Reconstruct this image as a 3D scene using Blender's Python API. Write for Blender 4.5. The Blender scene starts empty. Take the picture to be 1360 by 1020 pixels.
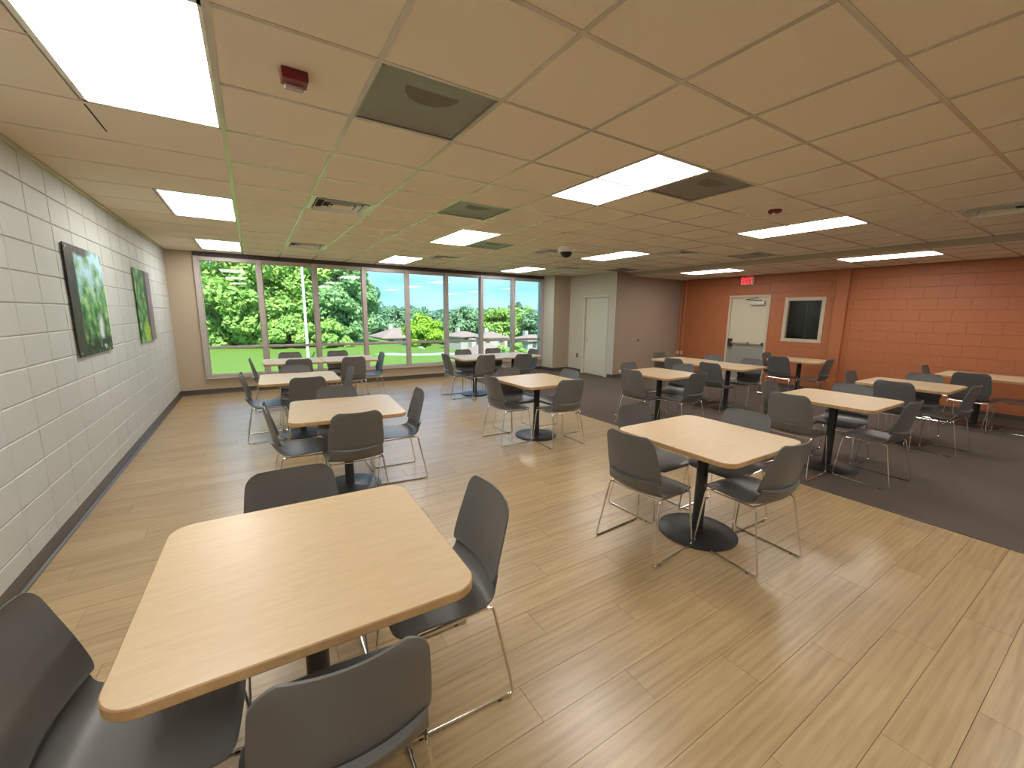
import bpy, bmesh, math, random
import numpy as np
from mathutils import Matrix, Vector

scene = bpy.context.scene
C = scene.collection
PI = math.pi
random.seed(7)
rng = np.random.default_rng(11)

# ------------------------------------------------------------------ camera
CAM_Z = 1.613
FPX = 542.72                       # focal length in pixels of the 1360 px wide frame
YAW, PITCH, ROLL = .5628, .1696, .0123
_f = Vector((math.sin(YAW)*math.cos(PITCH), math.cos(YAW)*math.cos(PITCH), -math.sin(PITCH)))
_r0 = Vector((math.cos(YAW), -math.sin(YAW), 0)); _u0 = _r0.cross(_f)
_r = math.cos(ROLL)*_r0 + math.sin(ROLL)*_u0; _u = -math.sin(ROLL)*_r0 + math.cos(ROLL)*_u0
cam_data = bpy.data.cameras.new('camera')
cam_data.sensor_fit = 'HORIZONTAL'; cam_data.sensor_width = 36; cam_data.lens = 36*FPX/1360
cam_data.clip_start = .02; cam_data.clip_end = 2000
cam = bpy.data.objects.new('camera', cam_data); C.objects.link(cam)
m = Matrix(((_r.x, _u.x, -_f.x, 0), (_r.y, _u.y, -_f.y, 0), (_r.z, _u.z, -_f.z, CAM_Z), (0, 0, 0, 1)))
cam.matrix_world = m
scene.camera = cam

# ------------------------------------------------------------------ exposure, sky, sun
scene.view_settings.view_transform = 'Standard'; scene.view_settings.look = 'None'
scene.view_settings.gamma = 1; scene.view_settings.use_curve_mapping = False
scene.view_settings.exposure = 0.0
SKY_STRENGTH = 1.0
SUN_STRENGTH = 12
PANEL = 15.5

world = bpy.data.worlds.new('sky'); scene.world = world; world.use_nodes = True
nt = world.node_tree; nt.nodes.clear()
def wn(t, **k):
    n = nt.nodes.new(t)
    for a, b in k.items(): setattr(n, a, b)
    return n
tc = wn('ShaderNodeTexCoord'); sep = wn('ShaderNodeSeparateXYZ'); nt.links.new(tc.outputs['Generated'], sep.inputs[0])
ramp = wn('ShaderNodeValToRGB'); nt.links.new(sep.outputs['Z'], ramp.inputs[0])
ramp.color_ramp.elements[0].position = 0.0; ramp.color_ramp.elements[0].color = (.44, 1.02, 1.95, 1)
ramp.color_ramp.elements[1].position = .6; ramp.color_ramp.elements[1].color = (.28, .75, 1.7, 1)
mp = wn('ShaderNodeMapping'); mp.inputs['Scale'].default_value = (1.6, 1.6, 9); nt.links.new(tc.outputs['Generated'], mp.inputs[0])
noi = wn('ShaderNodeTexNoise'); noi.inputs['Scale'].default_value = 2.2; noi.inputs['Detail'].default_value = 6
nt.links.new(mp.outputs[0], noi.inputs['Vector'])
cr = wn('ShaderNodeValToRGB'); cr.color_ramp.elements[0].position = .36; cr.color_ramp.elements[1].position = .64
nt.links.new(noi.outputs[0], cr.inputs[0])
mx = wn('ShaderNodeMix', data_type='RGBA'); nt.links.new(cr.outputs[0], mx.inputs[0])
nt.links.new(ramp.outputs[0], mx.inputs[6]); mx.inputs[7].default_value = (.84, 1.35, 2.0, 1)
bg = wn('ShaderNodeBackground'); bg.inputs[1].default_value = SKY_STRENGTH; nt.links.new(mx.outputs[2], bg.inputs[0])
wo = wn('ShaderNodeOutputWorld'); nt.links.new(bg.outputs[0], wo.inputs[0])

sun_d = bpy.data.lights.new('sun', 'SUN'); sun_d.energy = SUN_STRENGTH; sun_d.angle = .01; sun_d.color = (1, .95, .84)
sun = bpy.data.objects.new('sun', sun_d); C.objects.link(sun)
sun.rotation_euler = Vector((.12, .75, -.85)).to_track_quat('-Z', 'Y').to_euler()

# ------------------------------------------------------------------ material helpers
def nodes_of(mat):
    mat.use_nodes = True
    t = mat.node_tree
    return t, t.nodes['Principled BSDF']
def pmat(name, col, rough=.5, metal=0, spec=.5, bump=None, mottling=None):
    """plain principled material; bump=(scale, strength), mottling=(scale, amount)"""
    ma = bpy.data.materials.new(name); t, b = nodes_of(ma)
    b.inputs['Base Color'].default_value = (*col, 1); b.inputs['Roughness'].default_value = rough
    b.inputs['Metallic'].default_value = metal; b.inputs['Specular IOR Level'].default_value = spec
    g = t.nodes.new('ShaderNodeNewGeometry')
    if mottling:
        n = t.nodes.new('ShaderNodeTexNoise'); n.inputs['Scale'].default_value = mottling[0]; n.inputs['Detail'].default_value = 5
        t.links.new(g.outputs['Position'], n.inputs['Vector'])
        mxn = t.nodes.new('ShaderNodeMix'); mxn.data_type = 'RGBA'
        t.links.new(n.outputs[0], mxn.inputs[0])
        a = mottling[1]
        mxn.inputs[6].default_value = (*[c*(1-a) for c in col], 1); mxn.inputs[7].default_value = (*[min(1, c*(1+a)) for c in col], 1)
        t.links.new(mxn.outputs[2], b.inputs['Base Color'])
    if bump:
        n2 = t.nodes.new('ShaderNodeTexNoise'); n2.inputs['Scale'].default_value = bump[0]; n2.inputs['Detail'].default_value = 3
        t.links.new(g.outputs['Position'], n2.inputs['Vector'])
        bm_ = t.nodes.new('ShaderNodeBump'); bm_.inputs['Strength'].default_value = bump[1]; bm_.inputs['Distance'].default_value = .004
        t.links.new(n2.outputs[0], bm_.inputs['Height']); t.links.new(bm_.outputs[0], b.inputs['Normal'])
    return ma
def emat(name, col, s):
    ma = bpy.data.materials.new(name); t, b = nodes_of(ma)
    b.inputs['Base Color'].default_value = (*[min(1, c) for c in col], 1)
    b.inputs['Emission Color'].default_value = (*col, 1); b.inputs['Emission Strength'].default_value = s
    return ma

PW, PL = .1829, 1.22               # plank width and length
def wood_floor():
    ma = bpy.data.materials.new('wood_plank_vinyl'); t, b = nodes_of(ma); L = t.links.new
    def M(op, a, c=None):
        n = t.nodes.new('ShaderNodeMath'); n.operation = op
        for i, v in enumerate((a, c)):
            if v is None: continue
            if isinstance(v, (int, float)): n.inputs[i].default_value = v
            else: L(v, n.inputs[i])
        return n.outputs[0]
    g = t.nodes.new('ShaderNodeNewGeometry'); s = t.nodes.new('ShaderNodeSeparateXYZ'); L(g.outputs['Position'], s.inputs[0])
    x, y = s.outputs[0], s.outputs[1]
    row = M('FLOOR', M('DIVIDE', y, PW))
    off = M('MULTIPLY', M('FRACT', M('MULTIPLY', row, .382)), PL)
    col = M('FLOOR', M('DIVIDE', M('ADD', x, off), PL))
    wnz = t.nodes.new('ShaderNodeTexWhiteNoise'); wnz.noise_dimensions = '2D'
    cb = t.nodes.new('ShaderNodeCombineXYZ'); L(row, cb.inputs[0]); L(col, cb.inputs[1]); L(cb.outputs[0], wnz.inputs['Vector'])
    rnd = wnz.outputs['Value']
    def grain(sx, sy, det, dist, scale):
        c = t.nodes.new('ShaderNodeCombineXYZ'); L(M('ADD', M('MULTIPLY', x, sx), M('MULTIPLY', rnd, 37.0)), c.inputs[0]); L(M('MULTIPLY', y, sy), c.inputs[1]); L(M('MULTIPLY', rnd, 9.0), c.inputs[2])
        n = t.nodes.new('ShaderNodeTexNoise'); n.inputs['Scale'].default_value = scale; n.inputs['Detail'].default_value = det; n.inputs['Distortion'].default_value = dist
        L(c.outputs[0], n.inputs['Vector']); return n.outputs[0]
    g1 = grain(1.1, 13, 5, .6, 1.6); g2 = grain(5, 130, 3, 0, 1.0)
    wv = t.nodes.new('ShaderNodeTexWave'); wv.wave_type = 'RINGS'; wv.inputs['Scale'].default_value = 1.2; wv.inputs['Distortion'].default_value = 4; wv.inputs['Detail'].default_value = 3
    c = t.nodes.new('ShaderNodeCombineXYZ'); L(M('ADD', M('MULTIPLY', x, .9), M('MULTIPLY', rnd, 5.0)), c.inputs[0]); L(M('MULTIPLY', y, 7.0), c.inputs[1]); L(c.outputs[0], wv.inputs['Vector'])
    mixv = M('ADD', M('ADD', M('MULTIPLY', g1, .5), M('MULTIPLY', g2, .3)), M('ADD', M('MULTIPLY', wv.outputs[0] if wv.outputs[0].type == 'VALUE' else wv.outputs[1], .10), M('MULTIPLY', M('SUBTRACT', rnd, .5), .12)))
    rp = t.nodes.new('ShaderNodeValToRGB'); e = rp.color_ramp.elements
    e[0].position = .26; e[0].color = (.29, .192, .088, 1); e[1].position = .66; e[1].color = (.47, .338, .172, 1)
    mid = e.new(.46); mid.color = (.395, .275, .133, 1)
    L(mixv, rp.inputs[0]); L(rp.outputs[0], b.inputs['Base Color'])
    b.inputs['Roughness'].default_value = .42; b.inputs['Specular IOR Level'].default_value = .5
    b.inputs['Coat Weight'].default_value = .6; b.inputs['Coat Roughness'].default_value = .27; b.inputs['Coat IOR'].default_value = 1.6
    bm_ = t.nodes.new('ShaderNodeBump'); bm_.inputs['Strength'].default_value = .12; bm_.inputs['Distance'].default_value = .002
    L(g2, bm_.inputs['Height']); L(bm_.outputs[0], b.inputs['Normal'])
    return ma
def maple(name, c0, c1, rough):
    ma = bpy.data.materials.new(name); t, b = nodes_of(ma); L = t.links.new
    tcn = t.nodes.new('ShaderNodeTexCoord'); oi = t.nodes.new('ShaderNodeObjectInfo')
    mpn = t.nodes.new('ShaderNodeMapping'); mpn.inputs['Scale'].default_value = (4.5, 26, 4); L(tcn.outputs['Object'], mpn.inputs[0])
    ad = t.nodes.new('ShaderNodeVectorMath'); ad.operation = 'ADD'; L(mpn.outputs[0], ad.inputs[0])
    cb = t.nodes.new('ShaderNodeCombineXYZ'); ml = t.nodes.new('ShaderNodeMath'); ml.operation = 'MULTIPLY'; ml.inputs[1].default_value = 40
    L(oi.outputs['Random'], ml.inputs[0]); L(ml.outputs[0], cb.inputs[2]); L(cb.outputs[0], ad.inputs[1])
    n = t.nodes.new('ShaderNodeTexNoise'); n.inputs['Scale'].default_value = 1.6; n.inputs['Detail'].default_value = 8; n.inputs['Distortion'].default_value = .8; n.inputs['Roughness'].default_value = .6
    L(ad.outputs[0], n.inputs['Vector'])
    rp = t.nodes.new('ShaderNodeValToRGB'); e = rp.color_ramp.elements
    e[0].position = .30; e[0].color = (*c0, 1); e[1].position = .62; e[1].color = (*c1, 1)
    L(n.outputs[0], rp.inputs[0]); L(rp.outputs[0], b.inputs['Base Color']); b.inputs['Roughness'].default_value = rough; b.inputs['Specular IOR Level'].default_value = .55
    return ma
def glass(name, tint, refl):
    ma = bpy.data.materials.new(name); ma.use_nodes = True; t = ma.node_tree; t.nodes.clear(); L = t.links.new
    tr = t.nodes.new('ShaderNodeBsdfTransparent'); tr.inputs[0].default_value = (*tint, 1)
    gl = t.nodes.new('ShaderNodeBsdfGlossy'); gl.inputs['Roughness'].default_value = .02
    fr = t.nodes.new('ShaderNodeFresnel'); fr.inputs[0].default_value = 1.45
    ml = t.nodes.new('ShaderNodeMath'); ml.operation = 'MULTIPLY'; ml.inputs[1].default_value = refl; L(fr.outputs[0], ml.inputs[0])
    mxs = t.nodes.new('ShaderNodeMixShader'); L(ml.outputs[0], mxs.inputs[0]); L(tr.outputs[0], mxs.inputs[1]); L(gl.outputs[0], mxs.inputs[2])
    o = t.nodes.new('ShaderNodeOutputMaterial'); L(mxs.outputs[0], o.inputs[0])
    return ma
def leafmat(name, c0, c1, scale):
    ma = bpy.data.materials.new(name); t, b = nodes_of(ma); L = t.links.new
    g = t.nodes.new('ShaderNodeNewGeometry')
    n = t.nodes.new('ShaderNodeTexNoise'); n.inputs['Scale'].default_value = scale; n.inputs['Detail'].default_value = 4; L(g.outputs['Position'], n.inputs['Vector'])
    rp = t.nodes.new('ShaderNodeValToRGB'); e = rp.color_ramp.elements
    e[0].position = .35; e[0].color = (*c0, 1); e[1].position = .65; e[1].color = (*c1, 1); L(n.outputs[0], rp.inputs[0])
    L(rp.outputs[0], b.inputs['Base Color']); b.inputs['Roughness'].default_value = .6
    tl = t.nodes.new('ShaderNodeBsdfTranslucent'); L(rp.outputs[0], tl.inputs[0])
    ms = t.nodes.new('ShaderNodeMixShader'); ms.inputs[0].default_value = .35
    L(b.outputs[0], ms.inputs[1]); L(tl.outputs[0], ms.inputs[2]); L(ms.outputs[0], t.nodes['Material Output'].inputs[0])
    return ma

MT = dict(
    block=pmat('cream_block_paint', (.53, .545, .52), .55, bump=(260, .35), mottling=(3, .05)),
    orange=pmat('orange_block_paint', (.425, .142, .053), .5, bump=(200, .25), mottling=(4, .06)),
    mortar=pmat('cream_mortar', (.47, .475, .44), .8), omortar=pmat('orange_mortar', (.38, .123, .045), .7),
    beige=pmat('beige_wall_paint', (.46, .375, .272), .6, bump=(300, .15), mottling=(2, .03)),
    tan=pmat('taupe_wall_paint', (.36, .27, .20), .65, bump=(300, .15), mottling=(2, .03)),
    pale=pmat('pale_wall_paint', (.55, .52, .42), .6, bump=(300, .15)),
    tile=pmat('ceiling_tile_fibre', (.86, .765, .63), .9, spec=.1, bump=(420, .5), mottling=(300, .08)),
    bar=pmat('grid_bar_paint', (.58, .53, .43), .22, metal=.12, spec=.8),
    slab=pmat('plenum_slab', (.25, .22, .18), .9),
    plank=wood_floor(), sub=pmat('subfloor', (.10, .07, .04), .9),
    carpet=pmat('dark_carpet', (.125, .10, .084), .95, spec=.1, bump=(350, .9), mottling=(140, .35)),
    base=pmat('cove_base_rubber', (.075, .062, .052), .35),
    frame=pmat('window_frame_metal', (.46, .41, .38), .4, metal=.15),
    fdark=pmat('window_head_dark', (.06, .05, .045), .6),
    glass=glass('window_glass', (.90, .97, .95), 1.0),
    dglass=glass('interior_glass', (.55, .58, .56), 1.3),
    door=pmat('cream_door_paint', (.60, .54, .40), .4), dframe=pmat('cream_frame_paint', (.56, .47, .34), .4),
    green_door=pmat('pale_door_paint', (.62, .62, .50), .45),
    steel=pmat('brushed_steel', (.62, .60, .56), .35, metal=.85), dsteel=pmat('dark_steel', (.06, .055, .05), .4, metal=.5),
    kick=pmat('kick_plate_steel', (.40, .41, .37), .4, metal=.5),
    chrome=pmat('chrome', (.78, .77, .75), .12, metal=1.0),
    shell=pmat('grey_plastic_shell', (.128, .127, .122), .36, bump=(900, .06)),
    maple=maple('maple_laminate', (.545, .405, .238), (.60, .455, .282), .36),
    edge=maple('maple_edge', (.42, .25, .10), (.54, .34, .16), .4),
    black=pmat('black_powder_coat', (.028, .029, .031), .38), rubber=pmat('black_glide', (.03, .03, .03), .6),
    white=pmat('white_enamel', (.86, .85, .80), .35), panel=emat('lit_lens', (1, .965, .91), PANEL),
    grille=pmat('grey_grille', (.26, .24, .215), .4, metal=.3, bump=(500, .3)), dark=pmat('duct_dark', (.03, .028, .025), .8),
    red=pmat('red_alarm', (.18, .008, .012), .35), clear=pmat('clear_strobe', (.55, .5, .45), .1),
    exitred=pmat('exit_face', (.62, .36, .33), .4), exitlet=emat('exit_letter_glow', (1, .012, .03), 2.2), signgrey=pmat('exit_housing', (.62, .50, .45), .4),
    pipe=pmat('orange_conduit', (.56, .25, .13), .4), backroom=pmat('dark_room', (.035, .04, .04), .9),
    glare=pmat('grey_mullion', (.30, .31, .29), .4),
    plate=pmat('brown_plate', (.05, .04, .03), .5),
    grass=pmat('lawn_grass', (.13, .205, .04), .9, spec=.1, mottling=(1.3, .22)),
    walk=pmat('concrete_walk', (.34, .34, .31), .8), hill=pmat('hazy_forest', (.10, .17, .17), .95, mottling=(.05, .3)),  # hill: distance haze put into the forest colour as a bluish tone
    roof=pmat('house_roof', (.27, .19, .17), .9, mottling=(2, .08)), hwall=pmat('house_wall', (.36, .35, .32), .8), hwin=pmat('house_window', (.08, .09, .1), .2),
    bark=pmat('bark', (.10, .075, .055), .9), pole=pmat('pole_metal', (.80, .82, .82), .3, metal=.2), mast=pmat('mast_grey', (.30, .36, .40), .6),
    leaf_a=leafmat('leaf_green', (.23, .40, .09), (.48, .66, .18), .8), leaf_b=leafmat('leaf_blue_green', (.19, .36, .15), (.36, .54, .24), .7),
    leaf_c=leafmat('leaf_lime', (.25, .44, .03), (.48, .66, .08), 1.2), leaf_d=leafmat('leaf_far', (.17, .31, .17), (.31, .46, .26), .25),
)

# ------------------------------------------------------------------ mesh helpers
def mk(name, verts, faces, mat, parent=None, loc=(0, 0, 0), rot=0, smooth=False):
    me = bpy.data.meshes.new(name); me.from_pydata([tuple(v) for v in verts], [], [tuple(f) for f in faces]); me.validate()
    if smooth: me.polygons.foreach_set('use_smooth', [True]*len(me.polygons))
    me.materials.append(mat)
    return ob(name, me, parent, loc, rot)
def ob(name, me, parent=None, loc=(0, 0, 0), rot=0):
    o = bpy.data.objects.new(name, me); C.objects.link(o); o.location = loc; o.rotation_euler = (0, 0, rot)
    if parent: o.parent = parent
    return o
class B:
    """collects shapes for one mesh"""
    def __init__(s): s.v = []; s.f = []
    def add(s, v, f):
        k = len(s.v); s.v += [tuple(a) for a in v]; s.f += [tuple(i+k for i in q) for q in f]; return s
    def box(s, x0, x1, y0, y1, z0, z1, c=0):
        """box; c > 0 chamfers all vertical and horizontal edges a little"""
        x0, x1 = min(x0, x1), max(x0, x1); y0, y1 = min(y0, y1), max(y0, y1); z0, z1 = min(z0, z1), max(z0, z1)
        if c <= 0:
            v = [(x, y, z) for z in (z0, z1) for y in (y0, y1) for x in (x0, x1)]
            return s.add(v, [(0, 2, 3, 1), (4, 5, 7, 6), (0, 1, 5, 4), (2, 6, 7, 3), (0, 4, 6, 2), (1, 3, 7, 5)])
        bm = bmesh.new(); bmesh.ops.create_cube(bm, size=1)
        for w in bm.verts: w.co = Vector(((x0+x1)/2+w.co.x*(x1-x0), (y0+y1)/2+w.co.y*(y1-y0), (z0+z1)/2+w.co.z*(z1-z0)))
        bmesh.ops.bevel(bm, geom=list(bm.edges), offset=c, segments=2, affect='EDGES', profile=.5)
        bm.verts.index_update(); s.add([w.co[:] for w in bm.verts], [[w.index for w in q.verts] for q in bm.faces]); bm.free(); return s
    def cyl(s, p, q, r, n=12, r2=None):
        p, q = Vector(p), Vector(q); d = (q-p).normalized(); a = d.orthogonal().normalized(); b = d.cross(a); r2 = r if r2 is None else r2
        v = [p+(a*math.cos(2*PI*i/n)+b*math.sin(2*PI*i/n))*r for i in range(n)]+[q+(a*math.cos(2*PI*i/n)+b*math.sin(2*PI*i/n))*r2 for i in range(n)]
        return s.add(v, [(i, (i+1) % n, n+(i+1) % n, n+i) for i in range(n)]+[tuple(range(n-1, -1, -1)), tuple(range(n, 2*n))])
    def lathe(s, prof, n=32, c=(0, 0, 0)):
        v = []; f = []
        for r, z in prof: v += [(c[0]+r*math.cos(2*PI*i/n), c[1]+r*math.sin(2*PI*i/n), c[2]+z) for i in range(n)]
        for k in range(len(prof)-1): f += [(k*n+i, k*n+(i+1) % n, (k+1)*n+(i+1) % n, (k+1)*n+i) for i in range(n)]
        f += [tuple(range(n-1, -1, -1)), tuple(range((len(prof)-1)*n, len(prof)*n))]
        return s.add(v, f)
    def tube(s, pts, r, n=8, closed=False):
        P = [Vector(p) for p in pts]; N = len(P); v = []; f = []; nrm = None
        for i, p in enumerate(P):
            if closed: t = (P[(i+1) % N]-P[i-1]).normalized()
            else: t = (P[min(i+1, N-1)]-P[max(i-1, 0)]).normalized()
            nrm = t.orthogonal().normalized() if nrm is None else (nrm-t*nrm.dot(t)).normalized()
            b = t.cross(nrm)
            v += [p+(nrm*math.cos(2*PI*k/n)+b*math.sin(2*PI*k/n))*r for k in range(n)]
        M = N if closed else N-1
        for i in range(M):
            j = (i+1) % N
            f += [(i*n+k, i*n+(k+1) % n, j*n+(k+1) % n, j*n+k) for k in range(n)]
        if not closed: f += [tuple(range(n-1, -1, -1)), tuple(range((N-1)*n, N*n))]
        return s.add(v, f)
    def go(s, name, mat, parent=None, loc=(0, 0, 0), rot=0, smooth=False): return mk(name, s.v, s.f, mat, parent, loc, rot, smooth)
def fillet(pts, r, seg=4, closed=False):
    P = [Vector(p) for p in pts]; N = len(P); out = []
    for i, p in enumerate(P):
        if not closed and i in (0, N-1): out.append(p); continue
        a = P[i-1]-p; b = P[(i+1) % N]-p; d = min(r, a.length*.45, b.length*.45)
        p0 = p+a.normalized()*d; p1 = p+b.normalized()*d
        for k in range(seg+1):
            t = k/seg; out.append((1-t)**2*p0+2*t*(1-t)*p+t*t*p1)
    return out
def thing(name, label, cat, loc=(0, 0, 0), rot=0, group=None):
    o = bpy.data.objects.new(name, None); C.objects.link(o); o.location = loc; o.rotation_euler = (0, 0, rot); o.empty_display_size = .1
    return tag(o, label, cat, group)
def tag(o, label, cat, group=None):
    o['label'] = label; o['category'] = cat
    if group: o['group'] = group
    return o
def struct(o, label=None, cat=None):
    o['kind'] = 'structure'
    if label: o['label'] = label; o['category'] = cat
    return o
def auto_smooth(o, ang=.6):
    me = o.data; bm = bmesh.new(); bm.from_mesh(me)
    for e in bm.edges:
        if len(e.link_faces) == 2 and e.calc_face_angle(0) > ang: e.smooth = False
    for q in bm.faces: q.smooth = True
    bm.to_mesh(me); bm.free(); return o
def in_view(x, y, z, mrg=40):
    d = Vector((x, y, z-CAM_Z)); w = d.dot(_f)
    if w < .05: return False
    return -mrg < 680+FPX*d.dot(_r)/w < 1360+mrg and -mrg < 510-FPX*d.dot(_u)/w < 1020+mrg

# ------------------------------------------------------------------ room dimensions
XL, XR, YF, YN = -1.25, 10.30, 9.74, -3.5      # left wall, orange wall, window wall, wall behind the camera
XD, YT, YC = 7.75, 7.45, 9.22                  # pale door wall, taupe wall, column face
XC = 7.17
HC, HL, XB = 2.684, 2.598, 8.18                # ceiling, lower ceiling, bulkhead edge
XK = 4.46                                      # carpet edge
GX, GY, G = .5567, 1.9776, .6096               # ceiling grid origin and pitch

# ------------------------------------------------------------------ floor
floor = struct(B().box(XL-.2, XR+.2, YN-.2, YF+.2, -.25, -.010).go('floor', MT['sub']), 'light oak plank vinyl floor with dark carpet on the right side', 'floor')
n_pl = 0; rest = B()
row0, row1 = math.floor(YN/PW), math.floor(YF/PW)
plank_mesh = {}
for row in range(row0, row1+1):
    y0, y1 = max(YN, row*PW), min(YF, (row+1)*PW)
    off = ((row*.382) % 1.0)*PL
    k = math.floor((XL+off)/PL)
    while True:
        x0, x1 = max(XL, k*PL-off), min(XK, (k+1)*PL-off); k += 1
        if x0 >= XK: break
        if x1-x0 < .02 or y1-y0 < .01: continue
        g = .0009
        if y0 < 5.6 and any(in_view(x, y, 0, 0) for x in (x0, (x0+x1)/2, x1) for y in (y0, y1)) and n_pl < 295:
            key = (round(x1-x0, 4), round(y1-y0, 4))
            if key not in plank_mesh:
                w, h = x1-x0, y1-y0; me_o = B().box(g, w-g, g, h-g, -.009, 0).go('plank', MT['plank'], floor, (x0, y0, 0)); plank_mesh[key] = me_o.data
            else: ob('plank', plank_mesh[key], floor, (x0, y0, 0))
            n_pl += 1
        else: rest.box(x0+g, x1-g, y0+g, y1-g, -.009, 0)
r_ = rest.go('far_planks', MT['plank'], floor); r_['kind'] = 'stuff'
B().box(XK, XR, YN, YF, -.009, .004).go('carpet', MT['carpet'], floor)
B().box(XK-.012, XK+.004, YN, YF, -.009, .0045).go('edge_strip', MT['base'], floor)

# ------------------------------------------------------------------ block walls
def block_mesh(w, h, mat, t=.0075, c=.0055, j=.0022, cy=None, jy=None):
    """block face in local y (along the wall) and z, facing +x, proud of its backing"""
    cy = c if cy is None else cy; jy = j if jy is None else jy
    a = [(0, jy, j), (0, w-jy, j), (0, w-jy, h-j), (0, jy, h-j)]
    b = [(t-c, jy, j), (t-c, w-jy, j), (t-c, w-jy, h-j), (t-c, jy, h-j)]
    d = [(t, jy+cy, j+c), (t, w-jy-cy, j+c), (t, w-jy-cy, h-j-c), (t, jy+cy, h-j-c)]
    f = []
    for i in range(4):
        n = (i+1) % 4; f += [(i, n, 4+n, 4+i), (4+i, 4+n, 8+n, 8+i)]
    f += [(8, 9, 10, 11), (3, 2, 1, 0)]
    me = bpy.data.meshes.new('block'); me.from_pydata(a+b+d, [], f); me.materials.append(mat); return me
wall_left = struct(B().box(XL-.25, XL-.0075, YN-.2, YF+.25, -.2, HC+.3).go('wall_left', MT['mortar']), 'cream painted concrete block wall', 'wall')
full = block_mesh(.4064, .2032, MT['block']); rest = B()
for k in range(13):
    z0 = .018+.2032*k
    for i in range(-17, 16):
        y0 = 3.464+.4064*i; y1 = y0+.4064
        if y1 > YF+.01:
            if y0 < YF-.03: ob('block', block_mesh(YF-y0, .2032, MT['block']), wall_left, (XL-.0075, y0, z0))
            continue
        if i >= -1: ob('block', full, wall_left, (XL-.0075, y0, z0))
        elif y0 > YN-.3: rest.add([(v.co.x+XL-.0075, v.co.y+y0, v.co.z+z0) for v in full.vertices], [p.vertices[:] for p in full.polygons])
r_ = rest.go('hidden_blocks', MT['block'], wall_left); r_['kind'] = 'stuff'
struct(B().box(XL, XL+.022, YN, YF, HC-.024, HC-.004).box(XL, XL+.003, YN, YF, HC-.03, HC-.004).go('trim_1', MT['bar']))

# orange wall with openings (y0, y1, z0, z1)
DOOR = (5.03, 6.02, 0.0, 2.135); WIN = (3.92, 4.72, 1.07, 2.055)
def cut(rects, o):
    out = []
    for (a, b, c, d) in rects:
        A, Bq, Cq, D = o
        if b <= A or a >= Bq or d <= Cq or c >= D: out.append((a, b, c, d)); continue
        if c < Cq: out.append((a, b, c, Cq))
        if d > D: out.append((a, b, D, d))
        lo, hi = max(c, Cq), min(d, D)
        if a < A: out.append((a, A, lo, hi))
        if b > Bq: out.append((Bq, b, lo, hi))
    return out
bb = B()
for (a, b, c, d) in cut(cut([(YN-.2, YT+.2, -.2, HC+.3)], WIN), DOOR): bb.box(XR+.004, XR+.25, a, b, c, d)
wall_right = struct(bb.go('wall_right', MT['omortar']), 'burnt orange painted concrete block wall', 'wall')
cache = {}; rest = B()
for k in range(14):
    z0 = .2032*k-.05; z1 = z0+.2032
    if z1 > HL+.06: z1 = HL+.02
    for i in range(-10, 20):
        y0 = .4064*(i+(.5 if k % 2 else 0)); y1 = min(y0+.4064, YT)
        if y0 > YT-.02 or y1 < YN: continue
        for (a, b, c, d) in cut(cut([(y0, y1, max(z0, .0), z1)], WIN), DOOR):
            if b-a < .03 or d-c < .03: continue
            key = (round(b-a, 3), round(d-c, 3))
            if key not in cache: cache[key] = block_mesh(b-a, d-c, MT['orange'], .004, .0035, .0014, .0012, .0003)
            if y1 > .9:
                o = ob('block', cache[key], wall_right, (XR+.004, b, c)); o.rotation_euler = (0, 0, PI)
            else: rest.add([(XR+.004-v.co.x, b-v.co.y, v.co.z+c) for v in cache[key].vertices], [p.vertices[:] for p in cache[key].polygons])
r_ = rest.go('hidden_blocks', MT['orange'], wall_right); r_['kind'] = 'stuff'
B().box(XR-.075, XR+.005, 3.54, 3.76, 0, HL, .006).go('pilaster', MT['orange'], wall_right)

# plaster walls
struct(B().box(XL-.05, -.84, YF, YF+.25, -.2, HC+.3).box(-.84, XC, YF, YF+.25, -.2, .31).box(-.84, XC, YF+.02, YF+.25, 2.62, HC+.3).go('wall_far', MT['beige']), 'beige wall around the window band', 'wall')
struct(B().box(XC, XC+.10, YC+.001, YF+.25, -.2, HC+.3).go('wall_return', MT['pale']), 'pale window return wall', 'wall')
struct(B().box(XC+.001, XD+.1, YC, YC+.10, -.2, HC+.3).go('wall_column', MT['beige']), 'beige column face beside the window', 'wall')
D2 = (7.70, 8.62, 0, 2.12)
bb = B()
for (a, b, c, d) in cut([(YT+.002, YC+.05, -.2, HC+.3)], D2): bb.box(XD, XD+.15, a, b, c, d)
struct(bb.go('wall_recess', MT['pale']), 'pale wall holding the plain door', 'wall')
struct(B().box(XD+.001, XR+.2, YT, YT+.15, -.2, HC+.3).go('wall_taupe', MT['tan']), 'taupe painted wall between pale door and orange wall', 'wall')
struct(B().box(XL-.2, XR+.2, YN-.2, YN, -.2, HC+.3).go('wall_near', MT['beige']), 'beige wall behind the viewer', 'wall')
struct(B().box(XD+.2, XD+1.2, YT+.15, YF+.2, -.2, HC+.3).go('wall_closet', MT['backroom']))

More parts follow.
